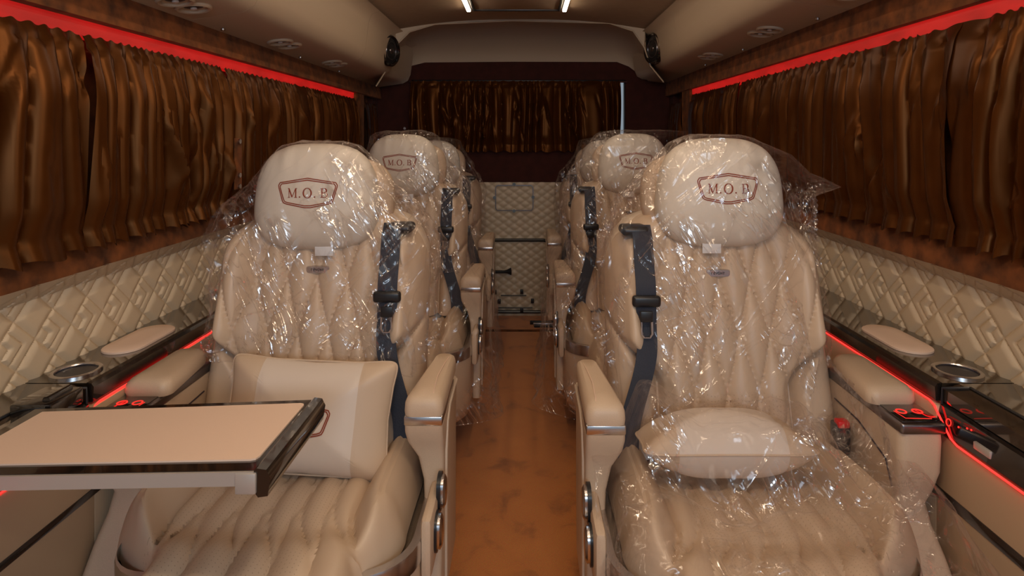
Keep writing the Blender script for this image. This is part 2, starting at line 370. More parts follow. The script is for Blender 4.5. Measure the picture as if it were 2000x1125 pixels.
mb = MB(); mb.tube([RP(940, 531, 3.96), RP(985, 531, 3.96), RP(990, 530.5, 3.96), RP(998, 530, 3.965)], [.012, .010, .013, .026], 12, up=(0, 0, 1)); mb.tube([RP(950, 531, 3.99), RP(950, 531, 3.955)], .01, 8, up=(1, 0, 0))
mb.build('grab_handle', M['black'], rd)
for y_, x0, x1 in ((577, 978, 1028), (608, 966, 1040), (601, 970, 1040)):
    MB().tube([RP(x0, y_), RP(x1, y_)], .004 if y_ != 608 else .009, 8).build('latch_bar', M['black'], rd)
for p in ((967, 570), (1019, 569), (968, 606), (1019, 605), (1040, 587), (975, 588)):
    MB().box(*sorted((RP(p[0] - 3, 0)[0], RP(p[0] + 3, 0)[0])), 3.965, 3.99, RP(0, p[1] + 4)[2], RP(0, p[1] - 4)[2], .003).build('latch', M['black'], rd)
MB().box(RP(1075, 0)[0], RP(1079, 0)[0], 3.96, 3.99, RP(0, 584)[2], RP(0, 562)[2], .003).build('striker', M['metal'], rd)
struct(MB().box(-.98, .96, 3.66, 3.69, 0, .006, .003).build('trim_7', M['suede']), 'carpet edge strip across the floor near the rear door')
sr = thing('seat_rail', (.22, 3.80, 0), 'short silver rail lying on the carpet before the rear door', 'rail')
MB().box(-.17, .02, -.03, -.005, 0, .018, .003).build('rail_top', M['metal'], sr); MB().box(-.19, .02, .0, .02, 0, .022, .003).build('rail_shadow_bar', M['black'], sr); MB().box(-.165, .02, -.06, -.035, 0, .012, .003).build('rail_base', M['black'], sr)

# ------------------------------------------------------------------ overhead ducts
def vent_pair(parent, s, y, prof):
    (xa, za), (xb, zb) = prof[1], prof[2]
    x = (xa + xb) / 2 - .005; z = za + (zb - za) * (xa - x) / (xa - xb)
    import mathutils
    ang = math.atan2(zb - za, xa - xb)
    for dy in (-.042, .042):
        mt = mathutils.Matrix.Translation((s * x, y + dy, z - .0015)) @ mathutils.Matrix.Rotation(s * ang, 4, 'Y') @ mathutils.Matrix.Rotation(PI, 4, 'X')
        vp = MB().lathe([(.046, -.002), (.046, .004), (.041, .007), (.035, .005), (.033, -.006), (.0, -.006)], 24, mt).build('air_vent', M['duct'], parent)
        MB().lathe([(.031, -.006), (.031, -.003), (.012, .001), (.0, .001)], 20, mt).build('louvre', M['black'], vp)
        MB().lathe([(.008, 0), (.008, .005), (.0, .006)], 12, mt).build('knob', M['white'], vp)
for s in (-1, 1):
    d = SW[s]; pr = d['duct']; y0 = Y0[s]
    dt = thing('overhead_duct', (0, 0, 0), 'cream overhead air duct with round vents along the %s side' % NM[s], 'air duct')
    cuts = [y0, .62, 1.72, 2.84, 3.40]
    # smooth the outline
    for a_, b_ in zip(cuts[:-1], cuts[1:]):
        mb = MB(); solid_y(mb, [(s * p[0], p[1]) for p in pr] + [(s * pr[0][0], 1.815)], a_ + .0012, b_ - .0012)
        o = mb.build('duct_panel', M['duct'], dt)
        o.data.set_sharp_from_angle(angle=math.radians(70))
    mb = MB(); rr = []
    cpt = np.array([(s * p[0], p[1]) for p in pr]); 
    for k_ in range(7):
        a_ = k_ / 6 * PI / 2; sh = .16 * (1 - math.cos(a_)); yy = 3.40 + .12 * math.sin(a_)
        rr.append([(p[0] + s * sh * .35 * (abs(p[0]) < .9), yy, p[1] + .0) for p in cpt])
    rr.append([(p[0], 3.96, p[1]) for p in cpt])
    mb.grid(np.array(rr)).build('duct_end', M['duct'], dt, recalc=False)
    vy = (.95, 1.56, 2.21, 2.79) if s < 0 else (.95, 1.54, 2.13, 2.76)
    for y in vy: vent_pair(dt, s, y, pr)
    for y in (1.25, 1.86, 2.50, 3.02):
        x = pr[1][0] - .035; z = pr[1][1] + .003
        MB().tube([(s * x, y, z), (s * x, y, z - .006)], .007, 10, up=(0, 1, 0)).build('screw_cap', M['metal'], dt)
    # small speaker at the rear end of the duct
    import mathutils
    px, py = ((757, 99) if s < 0 else (1268, 95)); yy = 3.30
    c = Vector((s * (.762 if s < 0 else .722) , yy, 1.2 - (py - 271) * yy / 1150))
    nrm = Vector((-s, -.22, -.06)).normalized()
    mt = mathutils.Matrix.Translation(c) @ nrm.to_track_quat('Z', 'X').to_matrix().to_4x4() @ mathutils.Matrix.Diagonal((1.0, 1.25, 1, 1))
    qd = nrm.to_track_quat('Z', 'Y').to_matrix().to_4x4()
    mt = mathutils.Matrix.Translation(c) @ qd @ mathutils.Matrix.Diagonal((1.25, 1.0, 1, 1))
    sp_ = thing('speaker', (0, 0, 0), 'round black speaker grille at the rear end of the %s overhead duct' % NM[s], 'speaker')
    MB().lathe([(.088, -.01), (.088, .012), (.082, .018), (.074, .012), (.072, .004)], 36, mt).build('rim', M['gloss'], sp_)
    MB().lathe([(.073, .006), (.05, .010), (.02, .013), (.0, .013)], 36, mt).build('grille', M['black'], sp_)
    MB().lathe([(.052, .010), (.050, .0145), (.047, .0145), (.046, .010)], 36, mt).build('grille_ring', M['steel'], sp_)
    MB().lathe([(.018, .012), (.014, .018), (.0, .02)], 20, mt).build('dome', M['steel'], sp_)

# ceiling hatch with the two light bars
hp = thing('ceiling_hatch', (-.045, 0, 1.872), 'flat beige ceiling panel with dark edge between the light bars', 'ceiling panel')
MB().box(-.215, .215, 1.1, 3.04, -.005, .008, .004).build('panel_board', M['headliner'], hp)
for x0, x1, ya, yb_ in ((-.225, .225, 3.04, 3.062), (-.228, -.214, 1.1, 3.062), (.214, .228, 1.1, 3.062)):
    MB().box(x0, x1, ya, yb_, -.010, .006, .002).build('edge_trim', M['black'], hp)
for s in (-1, 1):
    lb = thing('light_bar', (-.045 + s * .247, 1.65, 1.868), 'slim white ceiling light bar on the %s of the hatch' % NM[s], 'ceiling light')
    MB().box(-.014, .014, -1.40, 1.405, -.004, .006, .003).build('housing', M['silver_trim'], lb)
    MB().box(-.010, .010, -1.39, 1.395, -.012, -.003, .003).build('diffuser', M['whitebar'], lb)

# ------------------------------------------------------------------ curtains
def curtain(name, s, ya, yb, x, zt, zb, label, seed, amp=.020, per=.062, mat='curtain', axis='y', group='brown satin curtains on the windows'):
    r = np.random.RandomState(seed); L = abs(yb - ya); n = int(L / .0045); nz = 46
    U = np.linspace(0, L, n); V = np.linspace(0, 1, nz); UU, VV = np.meshgrid(U, V, indexing='ij')
    nf = L / per; base = np.cumsum(r.uniform(.6, 1.5, 400)); 
    ph = UU / per
    for k_ in range(5): ph = ph + r.uniform(.12, .42) * np.sin(UU * r.uniform(3, 26) + r.uniform(0, 6) + VV * r.uniform(-1.0, 1.0))
    lobe = np.abs(np.sin(PI * ph)) ** .62
    ph2 = ph * 1.73 + .22 * np.sin(2 * VV + ph * .9) + .10 * VV; minor = np.abs(np.sin(PI * ph2)) ** .7
    f3 = np.sin(2 * PI * ph * .31 + .5 * VV) * .25
    zt = zt - .004; hz = zt - zb; gt, gb = .034 / hz, 1 - .045 / hz     # gather lines
    dtop = np.abs(VV - gt); dbot = np.abs(VV - gb)
    env = .70 + .30 * np.minimum(sstep(0, .25, dtop), sstep(0, .14, dbot))
    dia = 0
    for k_ in range(int(L / .035)):
        u0 = r.uniform(0, L); sl = r.uniform(-.16, .16); v0, v1 = sorted(r.uniform(.05, 1, 2)); wd = r.uniform(.006, .014)
        dd = (UU - u0 - sl * (VV - v0)) / wd; dia = dia + r.uniform(-.45, .55) * np.exp(-dd ** 2) * sstep(v0, v0 + .12, VV) * sstep(v1 + .1, v1 - .05, VV)
    mid = sstep(gt, gt + .15, VV)
    Hh = (lobe * (.7 + .3 * mid) + minor * (.30 - .12 * mid) + f3 + dia) * amp * 1.35 * env
    Hh = Hh + np.where(VV < gt, .5, 0) * amp * .4 * np.sin(2 * PI * ph * 1.3 + VV * 30)
    Hh = Hh * sstep(-.03, .10, VV)
    Hh = Hh - np.exp(-(dtop / .012) ** 2) * .003 - np.exp(-(dbot / .012) ** 2) * .003
    zz = zt - VV * hz + np.where(VV < .02, .003 * np.sin(2 * PI * ph * 1.6), 0) + sstep(.85, 1, VV) * .006 * np.sin(2 * PI * ph + .6) * 1
    sway = .012 * np.sin(UU * 9 + VV * 3.0 + r.uniform(0, 6)) * VV
    if axis == 'y': P = np.stack([s * (x - Hh), ya + (yb - ya) * UU / L + sway, zz], -1)
    else: P = np.stack([ya + (yb - ya) * UU / L + sway, x - Hh, zz], -1)
    o = MB().grid(P).build(name, M[mat], recalc=False)
    return tag(o, label, 'curtain', group)
d = SW[-1]
lz = lambda s: (SW[s]['cx'], SW[s]['ct'], SW[s]['cb'])
curtain('curtain', -1, .55, 1.305, *lz(-1), 'brown satin curtain on the left wall nearest the camera', 1, .028, .062, group=None)
curtain('curtain', -1, 1.31, 1.905, *lz(-1), 'brown satin curtain in the middle of the left wall', 2, .027, .044, group=None)
curtain('curtain', -1, 1.935, 3.415, *lz(-1), 'brown satin curtain at the rear of the left wall behind the seats', 3, .024, .048, group=None)
curtain('curtain', 1, .45, 1.30, *lz(1), 'dark brown satin curtain on the right wall nearest the camera', 4, .024, .075, group=None)
curtain('curtain', 1, 1.295, 2.62, *lz(1), 'dark brown satin curtain in the middle of the right wall', 5, .022, .062, group=None)
curtain('curtain', 1, 2.64, 3.395, *lz(1), 'dark brown satin curtain at the rear of the right wall', 6, .020, .055, group=None)
curtain('curtain', -1, 3.60, 3.87, .985, 1.43, .95, 'small dark curtain on the left rear quarter window', 7, .015, .05, group=None)
curtain('curtain', 1, 3.59, 3.86, .955, 1.43, .95, 'small dark curtain on the right rear quarter window', 8, .015, .05, group=None)
curtain('curtain', 1, -.770, -.070, 3.965, 1.592, 1.115, 'left half of the dark curtain across the rear window', 9, .018, .062, axis='x', group=None)
curtain('curtain', 1, -.082, .640, 3.965, 1.592, 1.115, 'right half of the dark curtain across the rear window', 10, .018, .068, axis='x', group=None)
MB_ = MB().tube([(-.79, 3.985, 1.585), (.69, 3.985, 1.585)], .006, 8)
tag(MB_.build('curtain_rod', M['steel']), 'thin rod holding the rear window curtains', 'curtain rod')
tag(MB().tube([(-.815, 3.998, 1.27), (-.815, 3.975, 1.27)], .009, 10, up=(1, 0, 0)).build('snap_stud', M['metal']), 'small metal stud on the rear wall beside the window curtain', 'stud')
ts = thing('curtain_tie', (-.938, 1.925, 1.117), 'dark brown suede tie strap with snap buttons between left curtains', 'curtain tie')
MB().box(-.003, .003, -.026, .020, -.082, .085, .003).build('strap', M['suede'], ts)
for z_ in (-.072, -.036, .074):
    MB().tube([(.002, -.004, z_), (.009, -.004, z_)], .008, 12).build('snap_button', M['metal'], ts)

# ------------------------------------------------------------------ side consoles
def stadium(cx, cy, r, hl, n=12):
    return [(cx + r * math.cos(a), cy + hl + r * math.sin(a)) for a in np.linspace(0, PI, n)] + [(cx + r * math.cos(a), cy - hl + r * math.sin(a)) for a in np.linspace(PI, 2 * PI, n)]
for s in (-1, 1):
    d = SW[s]; xo, xi = d['con']; y0 = max(Y0[s], -.2); nm = NM[s]; YS = 1.205
    cn = thing('side_console', (0, 0, 0), 'glossy black armrest console with cup holder along the %s wall' % nm, 'console')
    # top with a real hole is costly: the ring and bowl sit proud on the top
    rz = d['redz']
    mb = MB(); solid_y(mb, [(s * (xo + .02), .70), (s * (xi + .012), .70), (s * (xi + .012), .66), (s * (xo + .02), .66)], YS, 3.9); mb.build('console_top', M['smoked'], cn, smooth=False)
    mb = MB(); solid_y(mb, [(s * (xi + .0125), .701), (s * (xi + .003), .699), (s * (xi - .002), .692), (s * xi, rz + .004), (s * (xi + .0125), rz + .004)], YS, 3.9); mb.build('console_edge', M['gloss'], cn, smooth=False)
    # nearer section steps down to a control face
    mb = MB(); solid_y(mb, [(s * (xo + .02), .70), (s * (xi + .045), .70), (s * (xi + .012), .69), (s * (xi + .012), .665), (s * (xo + .02), .62)], y0, YS - .004); mb.build('console_lid', M['smoked'], cn, smooth=False)
    mb = MB(); solid_y(mb, [(s * (xi + .0135), .662), (s * (xi + .006), .658), (s * (xi - .004), .612), (s * (xi + .03), .612), (s * (xi + .03), .662)], y0, YS - .004); mb.build('control_face', M['gloss'], cn, smooth=False)
    MB().tube([(s * (xi + .0485), y0, .7025), (s * (xi + .0485), YS - .03, .7025), (s * (xi + .010), YS - .005, .692), (s * (xi + .008), YS - .005, .66)], .003, 6).build('lid_seam', M['black'], cn)
    # red glowing line: along, down the step, along again
    pts = [(s * (xi - .003), 3.85, rz), (s * (xi - .003), YS + .015, rz), (s * (xi - .004), YS, rz - .004), (s * (xi - .006), YS - .05, .612), (s * (xi - .007), YS - .07, .607), (s * (xi - .007), y0, .607)]
    MB().tube(pts, .0018, 6, up=(1, 0, 0)).build('red_light_line', M['redline'], cn)
    pads = [(1.463, .056, .050), (2.45, .062, .05), (3.3, .062, .05)]
    for (yc_, hl, r) in pads:
        xc = (.957 if s < 0 else .921); ol = stadium(s * xc, yc_, r * .93, hl)
        R = [[(x, y, .7005) for x, y in ol], [(x, y, .705) for x, y in ol], [(s * xc + (x - s * xc) * .93, yc_ + (y - yc_) * .96, .7075) for x, y in ol], [(s * xc + (x - s * xc) * .5, yc_ + (y - yc_) * .6, .7082) for x, y in ol]]
        MB().rings(R).build('elbow_pad', M['pink_leather'], cn)
    for yc_ in (1.262, 2.25, 3.10):
        xc = (.962 if s < 0 else .926)
        import mathutils
        mt = mathutils.Matrix.Translation((s * xc, yc_, .70))
        ch = MB().lathe([(.047, .0), (.047, .004), (.045, .0055), (.039, .005), (.037, .001)], 40, mt).build('cup_holder', M['metal'], cn)
        MB().lathe([(.0375, .003), (.036, .0012), (.0, .0012)], 32, mt).build('cup_well', M['cupwell'], ch)
    # lower side wall under the console
    pn = d['pan']; za = rz - .003
    lp = MB(); lp.box(s * (pn - .002) if s > 0 else -pn - .10, s * pn + .10 if s > 0 else -(pn - .002), YS - .004, 3.98, 0, za, .003)
    pm = lp.build('side_panel', M['panel'], cn)
    xa, xb = (pn - .002, pn + .10)
    mb = MB().box(min(s * xa, s * xb), max(s * xa, s * xb), y0, YS - .004, 0, .604, .003); mb.build('front_section', M['panel'], pm)
    mb = MB().box(min(s * (xa - .002), s * xb), max(s * (xa - .002), s * xb), y0, 3.9, .474 if s > 0 else .476, .496 if s > 0 else .491, .001); mb.build('black_inlay', M['gloss'], pm)
    xt = xi + .0
    # touch buttons and socket on the control face
    def facept(y, t_): return (s * (xi + .006 - .010 * t_ - .0015), y, .658 - .046 * t_)
    if s > 0:
        nrm = Vector((-1, 0, .22)).normalized(); q4 = nrm.to_track_quat('Z', 'Y').to_matrix().to_4x4()
        for yv, t_, rr_ in ((1.168, .45, .0075),):
            mt = mathutils.Matrix.Translation(facept(yv, t_)) @ q4
            MB().lathe([(rr_, 0), (rr_, .001), (rr_ - .002, .001), (rr_ - .002, 0)], 24, mt).build('button_ring', M['redring'], cn)
        for yv, t_ in ((1.142, .38), (1.122, .22), (1.112, .18)):
            mt = mathutils.Matrix.Translation(facept(yv, t_)) @ q4
            MB().lathe([(.002, 0), (.002, .001), (.0, .001)], 8, mt).build('touch_mark', M['redring'], cn)
        MB().box(xi - .004, xi + .004, 1.06, 1.10, .622, .636, .002).build('charging_socket', M['silver_trim'], cn)

# ------------------------------------------------------------------ lettering helpers: strokes laid on a surface
SER = []
def stroke(p, q, w1, w2=None): 
    SER_.append(('q', p, q, w1, w2 or w1))
def letters_mob():
    polys = []   # in units of cap height, origin at left baseline
    def seg(p, q, w): polys.append(('line', [p, q], w))
    def box(x0, x1, y0, y1): polys.append(('line', [((x0 + x1) / 2, y0), ((x0 + x1) / 2, y1)], x1 - x0))
    # M
    box(.09, .16, 0, 1); box(.79, .93, 0, 1); seg((.12, .98), (.46, .06), .14); seg((.46, .06), (.84, .98), .07)
    for x0, x1, y in ((0, .25, 0), (.70, 1.02, 0), (0, .20, .96), (.80, 1.02, .96)): box(x0, x1, y, y + .06)
    # dot, O, dot
    box(1.20, 1.35, 0, .15)
    polys.append(('ring', (2.10, .5), .42, .52)); box(2.80, 2.95, 0, .15)
    # B
    x = 3.50
    box(x + .10, x + .22, 0, 1); box(x, x + .42, 0, .07); box(x, x + .40, .93, 1); box(x + .2, x + .42, .49, .57)
    polys.append(('arc', (x + .40, .755), .23, .225)); polys.append(('arc', (x + .42, .27), .28, .255))
    return polys, 4.2
def ribbon(mb, pts, w_, proj, closed=False):
    P = []
    pts = [np.array(p, float) for p in pts]; dn = []
    for a_, b_ in zip(pts[:-1], pts[1:]):
        n = max(2, int(np.linalg.norm(b_ - a_) / .004) + 1)
        for k_ in range(n): dn.append(a_ + (b_ - a_) * k_ / n)
    dn.append(pts[-1]); N = len(dn)
    ws = w_ if callable(w_) else (lambda i: w_)
    rows = []
    for i, p in enumerate(dn):
        if closed: t_ = dn[(i + 1) % (N - 1)] - dn[(i - 1) % (N - 1)]
        else: t_ = dn[min(i + 1, N - 1)] - dn[max(i - 1, 0)]
        t_ = t_ / (np.linalg.norm(t_) + 1e-9); nn = np.array((-t_[1], t_[0])); ww = ws(i / max(1, N - 1)) / 2
        rows.append([proj(p - nn * ww), proj(p), proj(p + nn * ww)])
    mb.grid(np.array(rows))
def emblem(name, size, proj, parent, mat, cx, cz, ang=0):
    """double hexagon frame with M. O. B; size = frame width"""
    w2, h2 = size / 2, size * .25
    ca, sa = math.cos(ang), math.sin(ang)
    tr_ = lambda p: proj((cx + p[0] * ca - p[1] * sa, cz + p[0] * sa + p[1] * ca))
    mb = MB()
    for k_, sc_ in ((0, 1.0), (1, .935)):
        a_, b_ = w2 * (1.0 if k_ == 0 else .945), h2 * (1.0 if k_ == 0 else .87)
        cor = [(0, b_), (a_ * .80, b_ * .74), (a_ * .94, b_ * .70), (a_ * .995, b_ * .52), (a_ * .99, b_ * .40), (a_ * .86, -b_ * .50), (a_ * .82, -b_ * .66), (a_ * .72, -b_ * .74), (a_ * .10, -b_ * .99), (-a_ * .10, -b_ * .99), (-a_ * .72, -b_ * .74), (-a_ * .82, -b_ * .66), (-a_ * .86, -b_ * .50), (-a_ * .99, b_ * .40), (-a_ * .995, b_ * .52), (-a_ * .94, b_ * .70), (-a_ * .80, b_ * .74), (0, b_)]
        ribbon(mb, cor, size * .017, tr_, True)
    polys, W = letters_mob(); hcap = size * .158; k0 = -W * hcap * 1.0 / 2
    for pl in polys:
        if pl[0] == 'line': ribbon(mb, [(k0 + p[0] * hcap * 1.0, (p[1] - .5) * hcap) for p in pl[1]], pl[2] * hcap, tr_)
        elif pl[0] == 'ring':
            (ox, oz), rx, rz_ = pl[1:]; pts = [(k0 + (ox + rx * math.cos(t_)) * hcap, (oz - .5 + rz_ * math.sin(t_)) * hcap) for t_ in np.linspace(0, 2 * PI, 33)]
            ribbon(mb, pts, lambda q, h=hcap: h * (.07 + .09 * abs(math.cos(2 * PI * q))), tr_, True)
        else:
            (ox, oz), rx, rz_ = pl[1:]; pts = [(k0 + (ox + rx * math.cos(t_)) * hcap, (oz - .5 + rz_ * math.sin(t_)) * hcap) for t_ in np.linspace(-PI / 2, PI / 2, 17)]
            ribbon(mb, pts, lambda q, h=hcap: h * (.07 + .09 * math.sin(PI * q)), tr_)
    return mb.build(name, mat, parent, recalc=False)
FONT = {'r': [[(0, 0), (0, .6)], [(0, .4), (.15, .6), (.35, .6)]], 'e': [[(0, .33), (.4, .33), (.4, .5), (.3, .6), (.1, .6), (0, .45), (0, .12), (.1, 0), (.4, 0)]], 'v': [[(0, .6), (.2, 0), (.4, .6)]],
        'o': [[(.1, 0), (.3, 0), (.4, .15), (.4, .45), (.3, .6), (.1, .6), (0, .45), (0, .15), (.1, 0)]], 'x': [[(0, .6), (.4, 0)], [(0, 0), (.4, .6)]], 'a': [[(.05, .6), (.3, .6), (.4, .5), (.4, 0), (.1, 0), (0, .12), (.05, .32), (.4, .32)]]}
def word(txt, h, proj, cx, cz, mat, parent, name='lettering'):
    mb = MB(); w_ = len(txt) * .58 * h; x = -w_ / 2
    for ch in txt:
        for st in FONT[ch]: ribbon(mb, [(cx + x + p[0] * h, cz + (p[1] - .3) * h) for p in st], h * .11, proj)
        x += .58 * h
    return mb.build(name, mat, parent, recalc=False)

# ------------------------------------------------------------------ seats
def yfront(z): return .195 + (z - .46) * .27
def lens(outline, b, na=26, nf=72, ex=.8, pinch=0, asym=1.0, wr=None):
    al = np.linspace(.0, PI, na); ph = np.linspace(0, 2 * PI, nf, endpoint=False); R = []
    for a_ in al:
        rho = math.sin(a_) ** (ex if not pinch else 1.0); row = []
        for p in ph:
            ox, oz = outline(p); ca = math.cos(a_)
            if pinch: yy = -np.sign(ca) * b * (1 - rho ** 2.2) ** pinch
            else: yy = -np.sign(ca) * b * abs(ca) ** ex
            if yy > 0: yy *= asym
            row.append((ox * rho, yy, oz * rho))
        R.append(row)
    return np.array(R)
def head_outline(p):
    c_, s_ = math.cos(p), math.sin(p); n = 2.9
    x = spow(c_, 2 / n) * .156; z = spow(s_, 2 / n) * .137
    return float(x * (1 - .09 * (z / .137)) ), float(z)
def make_seat(s, label):
    root = thing('captain_seat', (0, 0, 0), label, 'seat')
    def B(mb, name, mat, par=root, **k_): return mb.build(name, M[mat], par, mx=s, **k_)
    # pedestal and tub
    B(MB().box(-.24, .24, -.10, .34, 0, .20, .02), 'pedestal', 'black')
    def tub(x0, x1, y0, y1, r, n=8):
        x1 = min(x1, .235)
        return rrect((x0 + x1) / 2, (y0 + y1) / 2, (x1 - x0) / 2, (y1 - y0) / 2, r, n)
    R = []
    for z, g in ((.16, -.03), (.18, -.012), (.24, 0), (.36, .0), (.402, .0)): R.append([(x, y, z) for x, y in tub(-.330 - g, .335 + g, -.203 - g, .40, .11)])
    R.append([(x, y, .402) for x, y in tub(-.315, .32, -.188, .39, .10)])
    B(MB().rings(R), 'base_shell', 'leather')
    ro, ri = tub(-.333, .338, -.208, .40, .113), tub(-.316, .318, -.190, .38, .096)
    R = [[(x, y, .400) for x, y in ro], [(x, y, .433) for x, y in ro], [(x * .995, y * .995, .438) for x, y in ro], [(x, y, .438) for x, y in ri], [(x, y, .395) for x, y in ri]]
    B(MB().rings(R, False), 'metal_rim', 'metal')
    B(MB().rings([[(x, y, .392) for x, y in ri], [(x, y, .402) for x, y in ri]]), 'tray', 'gloss')
    # cushion: plan outline narrows to the leg rest at the front
    nv, nu = 110, 90
    ys = np.concatenate([np.linspace(.24, -.34, 80), np.linspace(-.345, -.42, 31)[1:]]); nv = len(ys)
    us = np.linspace(-1, 1, nu); G = np.zeros((nv, nu, 3))
    for i, y in enumerate(ys):
        t_ = sstep(-.215, -.07, y); hw = .186 + .090 * t_ ** .7 if y > -.215 else .186
        hw *= 1 - .03 * sstep(.1, .24, y)
        x = us * hw
        xo_ = -.015 - .045 * sstep(-.05, -.24, y)
        z = .462 - .018 * np.exp(-(x / .2) ** 2) - .01 * sstep(0, .2, y)
        dz = max(0., -.20 - y); z = z - dz ** 2 * 1.2 + .022 * sstep(-.10, -.20, y)
        if y < -.34: k_ = (-.34 - y) / .08; z = z - .30 * k_ ** 1.6
        # bolsters
        bol = sstep(.165, .225, np.abs(x)) * (1 - sstep(-.20, -.10, -y - .0) if False else sstep(-.24, -.10, y))
        z = z + .060 * bol
        ed = np.abs(us); z = z - (.085 if y > -.2 else .05) * np.maximum(0, (ed - .80) / .20) ** 2.4
        if y > .18: z = z - .06 * ((y - .18) / .06) ** 2
        # quilting fans out toward the front
        yy = y if y > -.34 else y - (-.34 - y) * 3
        fan = 1 + .25 * sstep(.1, -.4, yy); a_ = x / (.060 * fan) + yy / .46; b2 = x / (.060 * fan) - yy / .46
        qm = sstep(.185, .165, np.abs(x)) if y > -.20 else sstep(1.0, .93, np.abs(us))
        qh = np.abs(np.sin(PI * a_) * np.sin(PI * b2)) ** .34 * .017 * qm
        seam = np.exp(-((np.abs(x) - .178) / .005) ** 2) * .010 * sstep(-.22, -.15, y) + np.exp(-((np.abs(x) - .232) / .003) ** 2) * .004 * sstep(-.20, -.12, y)
        z = z + qh - seam
        G[i] = np.stack([x + xo_, np.full(nu, y), z], -1)
    bot = G.copy(); bot[..., 2] = np.minimum(G[..., 2] - .03, .40 - .0 * G[..., 2])
    # side skirts
    left_ = np.stack([G[:, 0], G[:, 0] + np.array((-.004, 0, -.02)), np.column_stack([G[:, 0, 0] * .97, G[:, 0, 1], np.minimum(.43, G[:, 0, 2] - .03)])], 1)
    right_ = np.stack([G[:, -1], G[:, -1] + np.array((.004, 0, -.02)), np.column_stack([G[:, -1, 0] * .97, G[:, -1, 1], np.minimum(.43, G[:, -1, 2] - .03)])], 1)
    full = np.concatenate([left_[:, ::-1][:, :-1], G, right_[:, 1:]], 1)
    mb = MB().grid(full)
    cu = B(mb, 'seat_cushion', 'perf')
    # front face of the leg rest
    B(MB().box(-.235, .125, -.44, -.26, .10, .33, .02), 'leg_rest', 'leather')
    # backrest
    nz, nu = 170, 130
    zs = np.linspace(.46, 1.02, nz); us = np.linspace(-1, 1, nu); G = np.zeros((nz, nu, 3))
    for i, z in enumerate(zs):
        w_ = .270
        if z > .84: w_ = .270 * (max(0, 1 - ((z - .84) / .182) ** 2.5)) ** (1 / 2.5)
        w_ = max(w_, .06); x = us * w_
        c_ = .158 + .115 * sstep(.60, .76, z)
        ax = np.abs(x)
        up = sstep(.62, .74, z)
        wing = up * .036 * np.exp(-((ax - .215) / .045) ** 2) * sstep(1.0, .90, z)
        low = (1 - up) * .024 * sstep(c_, c_ + .03, ax)
        grv = .020 * np.exp(-((ax - c_) / .007) ** 2) * sstep(.80, .72, z)
        cen = .020 * sstep(c_ + .006, c_ - .02, ax)
        qm = sstep(c_ - .012, c_ - .035, ax) * sstep(.245, .225, ax)
        a_ = x / .076 + (z - .60) / .25; b2 = x / .076 - (z - .60) / .25
        q_ = np.abs(np.sin(PI * a_) * np.sin(PI * b2)) ** .34 * .020 * qm
        y = yfront(z) - wing - low - cen - q_ + grv
        ed = np.abs(us); y = y + .085 * (1 - np.sqrt(np.maximum(0, 1 - np.maximum(0, (ed - .80) / .20) ** 2.2)))
        if z > .97: y = y + .05 * ((z - .97) / .05) ** 2
        G[i] = np.stack([x, y, np.full(nu, z)], -1)
    bk = B(MB().grid(G), 'backrest', 'perf')
    # perforation follows the same leather; the shell behind
    R = []
    for z in np.linspace(.42, 1.025, 16):
        w_ = .268 if z < .84 else .268 * (max(.0, 1 - ((z - .84) / .19) ** 2.5)) ** (1 / 2.5); w_ = max(w_, .05)
        yc_ = yfront(z) + .095; R.append([(x, y, z) for x, y in rrect(0, yc_, w_, .055 if z < 1.0 else .04, .035, 5)])
    B(MB().rings(R), 'back_shell', 'leather_pale')
    # inner armrest (aisle side)
    R = []
    for z, x0, x1, y0 in ((.20, -.355, -.325, -.02), (.40, -.356, -.318, .01), (.47, -.356, -.312, .03), (.52, -.356, -.300, .03), (.56, -.357, -.280, .015), (.585, -.357, -.277, .003), (.602, -.357, -.277, .0)):
        R.append([(x, y, z) for x, y in rrect((x0 + x1) / 2, (y0 + .26) / 2, (x1 - x0) / 2, (.26 - y0) / 2, .010, 3)])
    ar = B(MB().rings(R), 'armrest', 'leather')
    # raised side panel and seam on the aisle face
    pth = [(-.3575, .055, .22), (-.3575, .055, .44), (-.3575, .06, .52), (-.3575, .08, .575), (-.3575, .12, .595), (-.3575, .20, .598), (-.3575, .25, .598)]
    B(MB().tube(pth, .003, 6), 'seam', 'leather_pale', ar)
    B(MB().box(-.357, -.277, -.001, .20, .602, .621, .003), 'armrest_plate', 'metal', ar)
    R = []
    for z, g in ((.621, 0), (.630, .001), (.645, .0), (.655, -.004), (.661, -.012)):
        ring = []
        for x, y in rrect(-.317, .125, .040 + g, .127 + g, .018, 5):
            t_ = (y + .0) / .25; sx = 1 - .35 * sstep(.35, 1, t_)
            ring.append((-.357 + (x + .357) * sx, y, z + .004 * sstep(.1, .5, t_)))
        R.append(ring)
    R.append([(-.325 + (p[0] + .325) * .3, .125 + (p[1] - .125) * .6, .664) for p in R[-1]])
    B(MB().rings(R), 'armrest_pad', 'leather', ar)
    B(MB().tube([(-.336, .010, .6565), (-.335, .03, .6645), (-.333, .10, .667), (-.338, .17, .667), (-.342, .22, .664)], .0011, 5), 'stitch_line', 'pink_leather', ar)
    # recline levers on the aisle face of the base
    B(MB().box(-.352, -.33, -.11, .03, .36, .475, .01), 'lever_housing', 'leather')
